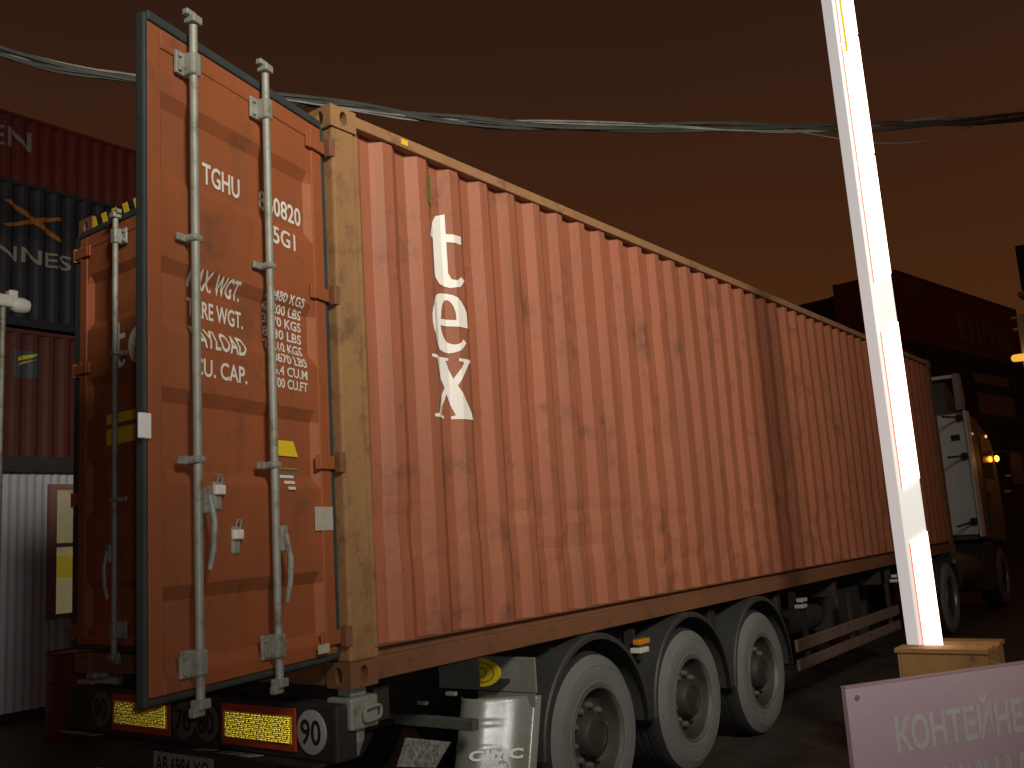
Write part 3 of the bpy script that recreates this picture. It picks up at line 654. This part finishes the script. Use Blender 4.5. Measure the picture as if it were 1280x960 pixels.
b = MB(); b.box((11.0, 1.6, 0.75), (16.3, 1.7, 1.0)); kp(b, 'chassis_rail', black)
for x in (11.6,):
    place_wheel(x, 0.0, -1, TK); place_wheel(x, WID, 1, TK)
    for y0, y1 in ((0.0, 0.5), (WID-0.5, WID)):
        b = MB(); b.lathe([(y0, 0.60), (y0, 0.63), (y1, 0.63), (y1, 0.61)], 24, 'y', (x, 0, WZ), R(10), R(170)); kp(b, 'mudguard', guard_m)
for x in (15.75,): place_wheel(x, 0.02, -1, TK); place_wheel(x, WID-0.02, 1, TK)
kp(MB().tube([(12.7, 0.36, 0.75), (14.3, 0.36, 0.75)], 0.30, 24), 'fuel_tank', mat('dull_tank_metal', (0.07, 0.065, 0.065), 0.45, metal=0.4))
kp(MB().bbox((14.4, 0.04, 0.35), (15.15, 0.5, 1.15), 0.04), 'step_box', black, smooth=False)
kp(MB().tube([(13.9, 1.2, 0.95), (10.9, 1.2, 1.08)], 0.25, 12), 'fifth_wheel_mount', black)

# ------------------------------------------------------------------ raised boom barrier, wooden box, sign
cdir = Vector((-0.967, -0.25, 0)).normalized(); ldir = Vector((-0.25, 0.967, 0)).normalized()
n1 = (cdir*0.88-ldir*0.47).normalized(); n2 = (cdir*0.47+ldir*0.88).normalized()
boom_white = mat('white_boom_tube_added_glow', (0.78, 0.79, 0.77), 0.45, (0.66, 0.66, 0.63), 6, 0.5, emit=(1.0, 0.97, 0.95), estr=0.42)  # faint glow added to the white tube so its unlit face reads pale
led = mat('glowing_boom_strip', (0.9, 0.4, 0.3), 0.4, emit=(1.0, 0.66, 0.50), estr=5.0)
led_red = mat('glowing_boom_edge', (0.9, 0.2, 0.1), 0.4, emit=(1.0, 0.14, 0.10), estr=1.4)
B0 = Vector((3.86, -1.552, 0.70)); lean = Vector((0.0, 0.006, 1.0))
BM = thing('boom_barrier', 'raised white barrier boom with glowing strips standing in the wooden box', 'barrier', (3.86, -1.552, 0))
HB = 0.084
def bp_(a_, c_, h): return B0+n1*a_+n2*c_+lean*h
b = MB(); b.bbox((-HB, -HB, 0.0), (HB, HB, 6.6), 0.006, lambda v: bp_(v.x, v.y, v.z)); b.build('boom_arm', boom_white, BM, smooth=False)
# strips on the face towards the road, cut on the slant; white gaps between
for h0, h1 in ((0.03, 0.92), (1.29, 2.41), (2.77, 3.67), (3.69, 4.62), (4.64, 5.74), (5.76, 6.55)):
    sl = 0.07; d0 = sl if h0 > 0.1 else 0
    b = MB(); b.prism([(-0.082, h0), (0.050, h0-d0), (0.050, h1-sl), (-0.082, h1)], HB+0.0005, HB+0.008, lambda u, v, h: bp_(h, u, v)); st = b.build('light_strip', led, BM)
    b = MB(); b.prism([(0.0505, h0-d0), (0.060, h0-d0), (0.060, h1-sl), (0.0505, h1-sl)], HB+0.0005, HB+0.006, lambda u, v, h: bp_(h, u, v)); b.build('strip_edge', led_red, st)
b = MB(); b.bbox((3.76, -1.65, 0.0), (3.96, -1.45, 0.70), 0.008); b.build('pedestal', black, BM, smooth=False)
b = MB(); b.prism([(0.014, 4.5), (0.034, 4.5), (0.034, 5.07), (0.014, 5.07)], HB+0.0085, HB+0.012, lambda u, v, h: bp_(h, u, v)); b.build('yellow_tape', yel, BM)

wood = mat('raw_pine_plank', (0.47, 0.275, 0.105), 0.65, (0.30, 0.17, 0.06), 3.5, 0.9, rust=(0.12, 0.07, 0.03), rust_amt=0.05, rust_scale=7, bump=0.12, bscale=30)
WB = thing('wooden_box', 'small pine plank box wrapped in film at the foot of the boom', 'box', (3.85, -1.78, 0.0))
x0, x1, y0, y1 = 3.58, 4.12, -1.985, -1.445
tz = 0.868
for i in range(4): MB().bbox((x0, y0+0.012, tz-0.0265-0.205*(i+1)), (x0+0.02, y1-0.012, tz-0.0305-0.205*i), 0.004).build('plank', wood, WB, smooth=False)
for i in range(4): MB().bbox((x1-0.02, y0+0.012, tz-0.0265-0.205*(i+1)), (x1, y1-0.012, tz-0.0305-0.205*i), 0.004).build('plank', wood, WB, smooth=False)
for yy in (y0-0.006, y1-0.012):
    for i in range(4): MB().bbox((x0+0.003, yy, tz-0.0265-0.205*(i+1)), (x1-0.003, yy+0.018, tz-0.0305-0.205*i), 0.004).build('plank', wood, WB, smooth=False)
for i, (xa, xb) in enumerate(((x0-0.014, x0+0.09), (x0+0.094, x0+0.19), (x0+0.375, x1+0.01))): MB().bbox((xa, y0-0.018, tz-0.030), (xb, y1+0.018, tz), 0.004).build('plank', wood, WB, smooth=False)
for i in range(4):
    s_ = i*0.045; MB().tube([(x0-0.012, y0-0.02+s_*0.2, tz-0.07-s_), (x0+0.1, y0-0.07-s_*0.3, tz-0.10-s_), (x0+0.25, y0-0.04, tz-0.14-s_)], 0.002, 5).build('film_strand', clear_l, WB)

sign_m = mat('faded_pink_board', (0.78, 0.63, 0.72), 0.55, (0.68, 0.50, 0.60), 2.5, 0.9, bump=0.03)
sign_l = mat('pale_sign_lettering', (0.82, 0.85, 0.84), 0.55, (0.68, 0.70, 0.70), 18, 0.8)
S0 = Vector((0.75, -2.02, 0)); SD = Vector((0.79, -0.52, 0)).normalized(); SN = Vector((SD.y, -SD.x, 0))   # SN faces the camera side
if SN.dot(Vector((-1, -0.5, 0))) < 0: SN = -SN
SG = thing('sign_board', 'faded pink gate sign with pale Cyrillic lettering below the boom', 'sign', tuple(S0))
def sp_(u, v, h): return S0+SD*u+SN*h+Vector((0, 0, v))
b = MB(); b.prism([(0.0, 0.30), (2.0, 0.30), (2.0, 1.09), (0.0, 1.09)], 0.0, 0.025, sp_); b.build('board', sign_m, SG)
b = MB(); b.prism([(0.0, 1.0905), (2.0, 1.0905), (2.0, 1.096), (0.0, 1.096)], -0.004, 0.029, sp_); b.build('board_edge', mat('board_edge', (0.62, 0.45, 0.52), 0.5), SG)
for u, v in ((0.05, 1.05), (0.05, 0.36), (0.98, 1.05), (1.94, 1.05), (1.94, 0.36)):
    b = MB(); b.prism([(u+0.011*math.cos(A), v+0.011*math.sin(A)) for A in [k*math.pi/5 for k in range(10)]], 0.025, 0.031, sp_); b.build('bolt_head', galv, SG)
for u in (0.35, 1.65): b = MB(); b.box((u, -0.05, 0.0), (u+0.05, -0.002, 1.0), lambda v: sp_(v.x, v.z, v.y)); b.build('leg', black, SG)
BOLD[0] = 0.028
lettering('text', 'КОНТЕЙНЕРНЫЙ', (0.215, 0.815, 1.26, 0.990), lambda u, v: sp_(u, v, 0.0275), sign_l, SG)
lettering('text', 'ТЕРМИНАЛ', (0.195, 0.56, 0.90, 0.735), lambda u, v: sp_(u, v, 0.0275), sign_l, SG)

BOLD[0] = 0.012
# ------------------------------------------------------------------ overhead cables
cab_m = mat('grey_cable_sheath', (0.16, 0.175, 0.165), 0.35, (0.08, 0.09, 0.086), 3, 0.8)
cab_p = mat('pale_cable_sheath', (0.65, 0.65, 0.62), 0.4, (0.25, 0.25, 0.24), 3, 0.8)
path = [(-1.2, 7.35, 7.75), (1.45, 6.87, 7.5), (2.85, 6.35, 7.5), (5.05, 5.16, 7.5), (6.33, 4.46, 7.5), (7.6, 3.45, 7.5), (9.37, 1.80, 7.5), (10.72, 0.48, 7.5), (11.57, -0.68, 7.5), (12.37, -1.75, 7.5), (15.6, -6.0, 7.7)]
def smooth_path(p, n=8):
    p = [Vector(q) for q in p]; o = []
    for i in range(len(p)-1):
        a_, b_, c_, d_ = p[max(i-1, 0)], p[i], p[i+1], p[min(i+2, len(p)-1)]
        for k in range(n):
            t = k/n; o.append(0.5*((2*b_)+(c_-a_)*t+(2*a_-5*b_+4*c_-d_)*t*t+(3*b_-a_-3*c_+d_)*t**3))
    return o+[p[-1]]
CB = thing('overhead_cables', 'sagging bundle of overhead cables crossing the night sky above the container', 'cable', (7.6, 3.45, 7.5))
base = smooth_path(path)
for k in range(7):
    ph = k*1.7; pts = []
    for i, q in enumerate(base):
        t = i*0.35; pts.append(q+Vector((0.02*math.sin(t+ph), 0.03*math.cos(t*0.8+ph), 0.055*math.sin(t*0.7+ph*1.3)+0.03*noise.noise(Vector((i*0.15, k*3.3, 0))))))
    MB().tube(pts, 0.014 if k in (2, 5) else 0.024, 6).build('cable', cab_p if k in (2, 5) else cab_m, CB)
seg = base[52:72]; pts = [q+Vector((0, 0, -0.02-0.28*math.sin(math.pi*i/(len(seg)-1))**1.2)) for i, q in enumerate(seg)]
MB().tube(pts, 0.009, 6).build('cable', cab_p, CB)
# ------------------------------------------------------------------ background containers
def bg_container(name, label, loc, rz, h, m, group='containers stacked in the yard', length=LEN, end_doors=False):
    t = thing(name, label, 'container', loc, rz, group)
    def lb(mb, nm, mm, **k): return mb.build(nm, mm, t, local=True, **k)
    for yy, sg in ((0.0, 1), (WID, -1)):
        b = MB(); xs_ = corr_xs(0.16, length-0.16)
        for z in (0.15, h-0.07):
            for x in xs_: b.v.append(Vector((x, yy+sg*(0.012+corr(x)), z)))
        for j in range(len(xs_)-1): b.f.append((j, j+1, len(xs_)+j+1, len(xs_)+j))
        lb(b, 'side_panel', m)
        lb(MB().box((0.15, min(yy, yy+sg*0.06), h-0.08), (length-0.15, max(yy, yy+sg*0.06), h-0.01)), 'top_rail', m)
        lb(MB().box((0.15, min(yy, yy+sg*0.06), 0.01), (length-0.15, max(yy, yy+sg*0.06), 0.16)), 'bottom_rail', m)
    for x in (0.0, length-0.15):
        for y in (0.0, WID-0.15): lb(MB().box((x, y, 0.0), (x+0.15, y+0.15, h)), 'corner_post', m)
    for xx, sg in ((0.02, 1), (length-0.02, -1)):
        b = MB(); ys_ = corr_xs(0.15, WID-0.15, 0.2)
        for z in (0.02, h-0.02):
            for y in ys_: b.v.append(Vector((xx+sg*corr(y, 0.2), y, z)))
        for j in range(len(ys_)-1): b.f.append((j, j+1, len(ys_)+j+1, len(ys_)+j))
        lb(b, 'end_panel', m)
    lb(MB().box((0.05, 0.05, h-0.05), (length-0.05, WID-0.05, h-0.015)), 'roof', m)
    return t
red_c = mat('dark_red_container', (0.165, 0.024, 0.021), 0.6, (0.12, 0.017, 0.015), 2, 0.8)
blue_c = mat('navy_container', (0.018, 0.022, 0.034), 0.55, (0.012, 0.014, 0.02), 2, 0.8)
mar_c = mat('maroon_container', (0.12, 0.030, 0.026), 0.6, (0.085, 0.02, 0.018), 2, 0.8)
brown_c = mat('dull_brown_container', (0.07, 0.03, 0.022), 0.6)
teal_c = mat('teal_container', (0.03, 0.075, 0.07), 0.6)
pale_print = mat('pale_container_print', (0.30, 0.29, 0.26), 0.6, (0.25, 0.24, 0.22), 14, 0.8)
orange_print = mat('orange_print', (0.45, 0.17, 0.03), 0.55)
YB = 12.45
bg_container('stacked_container', 'dull brown container at ground level behind the cabin', (-4.0, YB, 0), 0, 2.896, brown_c)
mc = bg_container('stacked_container', 'maroon container with small yellow and blue sticker above the cabin', (-3.85, YB+0.02, 2.91), 0, 2.86, mar_c)
bc = bg_container('stacked_container', 'navy container with orange cross mark stacked above the maroon one', (-4.05, YB, 5.80), 0, 2.575, blue_c)
rc = bg_container('stacked_container', 'dark red container topmost in the stack at the left edge', (-2.0, 15.2, 8.39), 0, 2.56, red_c)
bg_container('stacked_container', 'brown container hidden low in the rear row of the left stack', (-2.0, 15.2, 5.5), 0, 2.88, brown_c)
bg_container('stacked_container', 'brown container at the base of the rear row of the left stack', (-2.0, 15.2, 2.75), 0, 2.74, brown_c)
bg_container('stacked_container', 'brown container on the ground in the rear row of the left stack', (-2.0, 15.2, 0), 0, 2.74, brown_c)
def world_print(kind, data, rect, yplane, m, parent, name='lettering', shear=0.0):
    off = ORIG[parent.name]
    ph = PH0+off.x
    cuts = [x+off.x for x in corr_xs(0.2, LEN-0.2) if rect[0]-0.2 < x+off.x < rect[2]+0.2]
    return lettering(kind, data, rect, lambda u, v: Vector((u, yplane+0.012+corr(u-off.x)-0.012, v)), m, parent, name, cuts, (), shear)
world_print('text', 'XANNES', (3.2, 6.93, 5.25, 7.20), YB, pale_print, bc)
world_print('loops', [[(0,.95),(.42,.50),(.0,.22),(.06,.15),(.5,.42),(.92,.0),(1,.06),(.62,.50),(1,.72),(.94,.80),(.52,.60),(.08,1.0)]], (4.08, 7.42, 5.1, 8.0), YB, orange_print, bc)
st = world_print('loops', [[(0,0),(1,0),(1,1),(0,1)]], (4.30, 4.93, 4.74, 5.40), YB+0.02, mat('navy_sticker', (0.06, 0.08, 0.12), 0.5), mc, 'sticker')
world_print('loops', [[(0,.35),(.8,.75),(1,1),(.25,.8),(0,.6)], [(0,0),(.7,.45),(1,.6),(.2,.3)]], (4.36, 5.13, 4.70, 5.36), YB+0.013, yel, mc, 'sticker')
world_print('text', 'EN', (5.0, 10.2, 5.85, 10.62), 15.2, pale_print, rc)

# ------------------------------------------------------------------ cabin, drum, floodlight on pole (left)
cab_w = mat('grey_cabin_cladding', (0.47, 0.50, 0.58), 0.55, (0.38, 0.41, 0.48), 2, 0.8)
pinkf = mat('pink_brown_window_frame', (0.30, 0.15, 0.14), 0.6)
CN = thing('site_cabin', 'pale grey site cabin with a lit window behind the trailer', 'cabin', (0.5, 9.5, 0))
b = MB(); xa, xb = -2.2, 4.6; nn = int((xb-xa)/0.1)
WX0, WX1, WZ0, WZ1 = 2.88, 3.75, 1.19, 2.72
def clad(x): return 8.3+(0.018 if int(round((x-xa)/0.05)) % 2 else 0.0)
xs_ = sorted(set([round(xa+0.05*i, 4) for i in range(int((xb-xa)/0.05)+1)]+[WX0, WX1]))
for (za, zb, cond) in ((0.12, WZ0, 0), (WZ0, WZ1, 1), (WZ1, 2.92, 0)):
    k = len(b.v)
    for z in (za, zb):
        for x in xs_: b.v.append(Vector((x, clad(x), z)))
    n_ = len(xs_)
    for j in range(n_-1):
        if cond and WX0-0.001 <= xs_[j] < WX1-0.001: continue
        b.f.append((k+j, k+j+1, k+n_+j+1, k+n_+j))
b.build('wall', cab_w, CN, smooth=False)
MB().box((xa, 8.33, 0.12), (xa+0.05, 10.8, 2.92)).build('wall', cab_w, CN); MB().box((xb-0.05, 8.33, 0.12), (xb, 10.8, 2.92)).build('wall', cab_w, CN); MB().box((xa, 10.75, 0.12), (xb, 10.8, 2.92)).build('wall', cab_w, CN)
MB().bbox((xa-0.05, 8.22, 2.92), (xb+0.05, 10.9, 3.11), 0.01).build('roof', black, CN, smooth=False)
MB().box((xa, 8.34, 0.0), (xb, 10.7, 0.12)).build('base', black, CN)
wf = MB(); wf.box((WX0-0.10, 8.255, WZ0-0.06), (WX0, 8.35, WZ1+0.06)); wf.box((WX1, 8.255, WZ0-0.06), (WX1+0.1, 8.35, WZ1+0.06)); wf.box((WX0, 8.255, WZ1), (WX1, 8.35, WZ1+0.06)); wf.box((WX0, 8.255, WZ0-0.06), (WX1, 8.35, WZ0)); wf.box((WX0, 8.27, 2.0), (WX1, 8.30, 2.05))
wn = wf.build('window', pinkf, CN)
MB().box((WX0, 8.305, WZ0), (WX1, 8.312, WZ1)).build('pane', mat('warm_window_glass', (0.8, 0.8, 0.75), 0.05, trans=0.9), wn)
# blind and yellow notice given their own glow in place of cabin light
MB().box((WX0+0.02, 8.42, WZ0-0.1), (WX1+0.2, 8.44, WZ1+0.1)).build('glowing_blind', mat('glowing_window_blind', (0.5, 0.45, 0.3), 0.7, (0.2, 0.2, 0.2), 2.5, 0.5, emit=(0.9, 0.74, 0.42), estr=0.20), wn)
MB().box((WX0+0.05, 8.38, 1.62), (WX0+0.5, 8.41, 1.90)).build('notice', mat('glowing_yellow_notice', (0.7, 0.55, 0.1), 0.6, emit=(0.9, 0.62, 0.05), estr=0.22), wn)
DRM = thing('oil_drum', 'dark red steel drum standing before the cabin corner', 'drum', (2.25, 6.6, 0))
redd = mat('dark_red_drum_paint', (0.20, 0.018, 0.028), 0.5, (0.12, 0.012, 0.016), 5, 0.8)
b = MB(); b.lathe([(0.0, 0.0005), (0.0, 0.285), (0.02, 0.295), (0.29, 0.29), (0.30, 0.303), (0.32, 0.303), (0.33, 0.29), (0.58, 0.29), (0.59, 0.303), (0.61, 0.303), (0.62, 0.29), (0.86, 0.29)], 32, 'z', (2.25, 6.6, 0)); b.build('drum_body', redd, DRM)
b = MB(); b.lathe([(0.86, 0.29), (0.885, 0.297), (0.885, 0.283), (0.868, 0.28), (0.868, 0.0005)], 32, 'z', (2.25, 6.6, 0)); b.build('lid', redd, DRM)
white_h = mat('white_lamp_housing', (0.70, 0.72, 0.70), 0.45, (0.55, 0.57, 0.55), 6, 0.5)
LP = thing('lamp_pole', 'white lamp head on a thin grey pole at the left edge', 'lamp', (1.60, 7.0, 0))
MB().tube([(1.60, 7.0, 0), (1.60, 7.0, 4.62)], 0.03, 12).build('pole', galv, LP)
b = MB(); b.bbox((1.40, 6.93, 4.60), (1.70, 7.07, 4.74), 0.03); b.bbox((1.64, 6.94, 4.70), (1.74, 7.06, 4.80), 0.02); b.build('lamp_head', white_h, LP, smooth=False)
b = MB(); b.lathe([(-0.02, 0.0005), (-0.02, 0.06), (0.02, 0.085), (0.10, 0.09), (0.16, 0.07), (0.17, 0.0005)], 20, 'x', (1.70, 6.98, 4.64)); b.build('lens_hood', white_h, LP)

# ------------------------------------------------------------------ right background: container stack, edge post
RX, RY, RZ = 31.6, 5.0, R(-9.3)
dkred = mat('deep_red_container', (0.23, 0.055, 0.048), 0.6, (0.17, 0.038, 0.034), 2, 0.8)
labels = ['dark brown container at ground level of the stack beyond the cab', 'dull green container second from the ground beyond the cab', 'dark grey container third from the ground beyond the cab', 'deep red container topmost of the stack beyond the cab']
cols = [brown_c, mat('dull_green_container', (0.035, 0.045, 0.035), 0.6), mat('dark_grey_container', (0.035, 0.033, 0.033), 0.6), dkred]
rs = []
for k in range(4): rs.append(bg_container('stacked_container', labels[k], (RX+0.05*(k % 2), RY, 2.591*k), RZ, 2.575, cols[k]))
def loc_print(t, txt, rect, m, h=0.0):
    cuts = [x for x in corr_xs(0.2, LEN-0.2) if rect[0]-0.3 < x < rect[2]+0.3]
    return lettering('text', txt, rect, lambda u, v: Vector((u, corr(u)+0.004, v)), m, t, 'lettering', cuts, (), 0, local=True)
dim_print = mat('dim_container_print', (0.30, 0.24, 0.22), 0.6)
loc_print(rs[3], 'KHMML', (5.2, 0.5, 11.2, 1.5), dim_print); loc_print(rs[3], '45', (0.9, 1.75, 1.9, 2.2), dim_print)
for z0, z1, x0_, x1_ in ((1.35, 1.75, 6.0, 10.0), (0.1, 0.95, 6.2, 10.2)):
    cuts = corr_xs(5.5, 10.5)
    lettering('loops', [[(0,0),(1,0),(1,1),(0,1)]], (x0_, z0+0.1, x1_, z1+0.1), lambda u, v: Vector((u, corr(u)+0.004, v)), dim_print, rs[2], 'faded_panel', cuts, (), 0, local=True)
tz_ = [2.591*k for k in range(4)]
for k in range(4):
    bg_container('stacked_container', ['maroon container at ground level beside the far stack', 'maroon container second from the ground beside the far stack', 'maroon container third from the ground beside the far stack', 'teal container peeping out at the left of the far stack'][k], (33.2, 7.75, 2.55*k), RZ, 2.54, [mar_c, mar_c, mar_c, teal_c][k])
EP = thing('signal_post', 'white post with a dark box and amber lamp at the right edge', 'post', (15.0, -1.05, 0))
MB().tube([(15.0, -1.12, 0), (15.0, -1.12, 5.4)], 0.06, 12).build('pole', white_h, EP)
MB().bbox((14.9, -1.45, 5.38), (15.2, -1.03, 6.18), 0.02).build('signal_box', mat('dark_blue_box', (0.012, 0.016, 0.03), 0.5), EP, smooth=False)
MB().bbox((14.85, -1.5, 5.28), (15.25, -0.97, 5.36), 0.01).build('bracket_plate', galv, EP, smooth=False)
b = MB(); b.bbox((14.9, -1.4, 4.0), (15.1, -0.88, 4.98), 0.06); b.build('lamp_housing', white_h, EP, smooth=False)
for z in (4.75, 4.95): MB().bbox((14.95, -0.9, z-0.015), (15.05, -0.80, z+0.015), 0.005).build('clip', white_h, EP, smooth=False)
b = MB(); b.lathe([(4.16, 0.0005), (4.17, 0.11), (4.20, 0.13), (4.24, 0.13), (4.27, 0.11), (4.28, 0.0005)], 20, 'z', (14.8, -0.86, 0)); b.build('amber_lamp', mat('amber_warning_lamp', (0.7, 0.4, 0.05), 0.3, emit=(1.0, 0.50, 0.06), estr=0.9), EP)
for o in list(proto.values()): bpy.data.objects.remove(o)
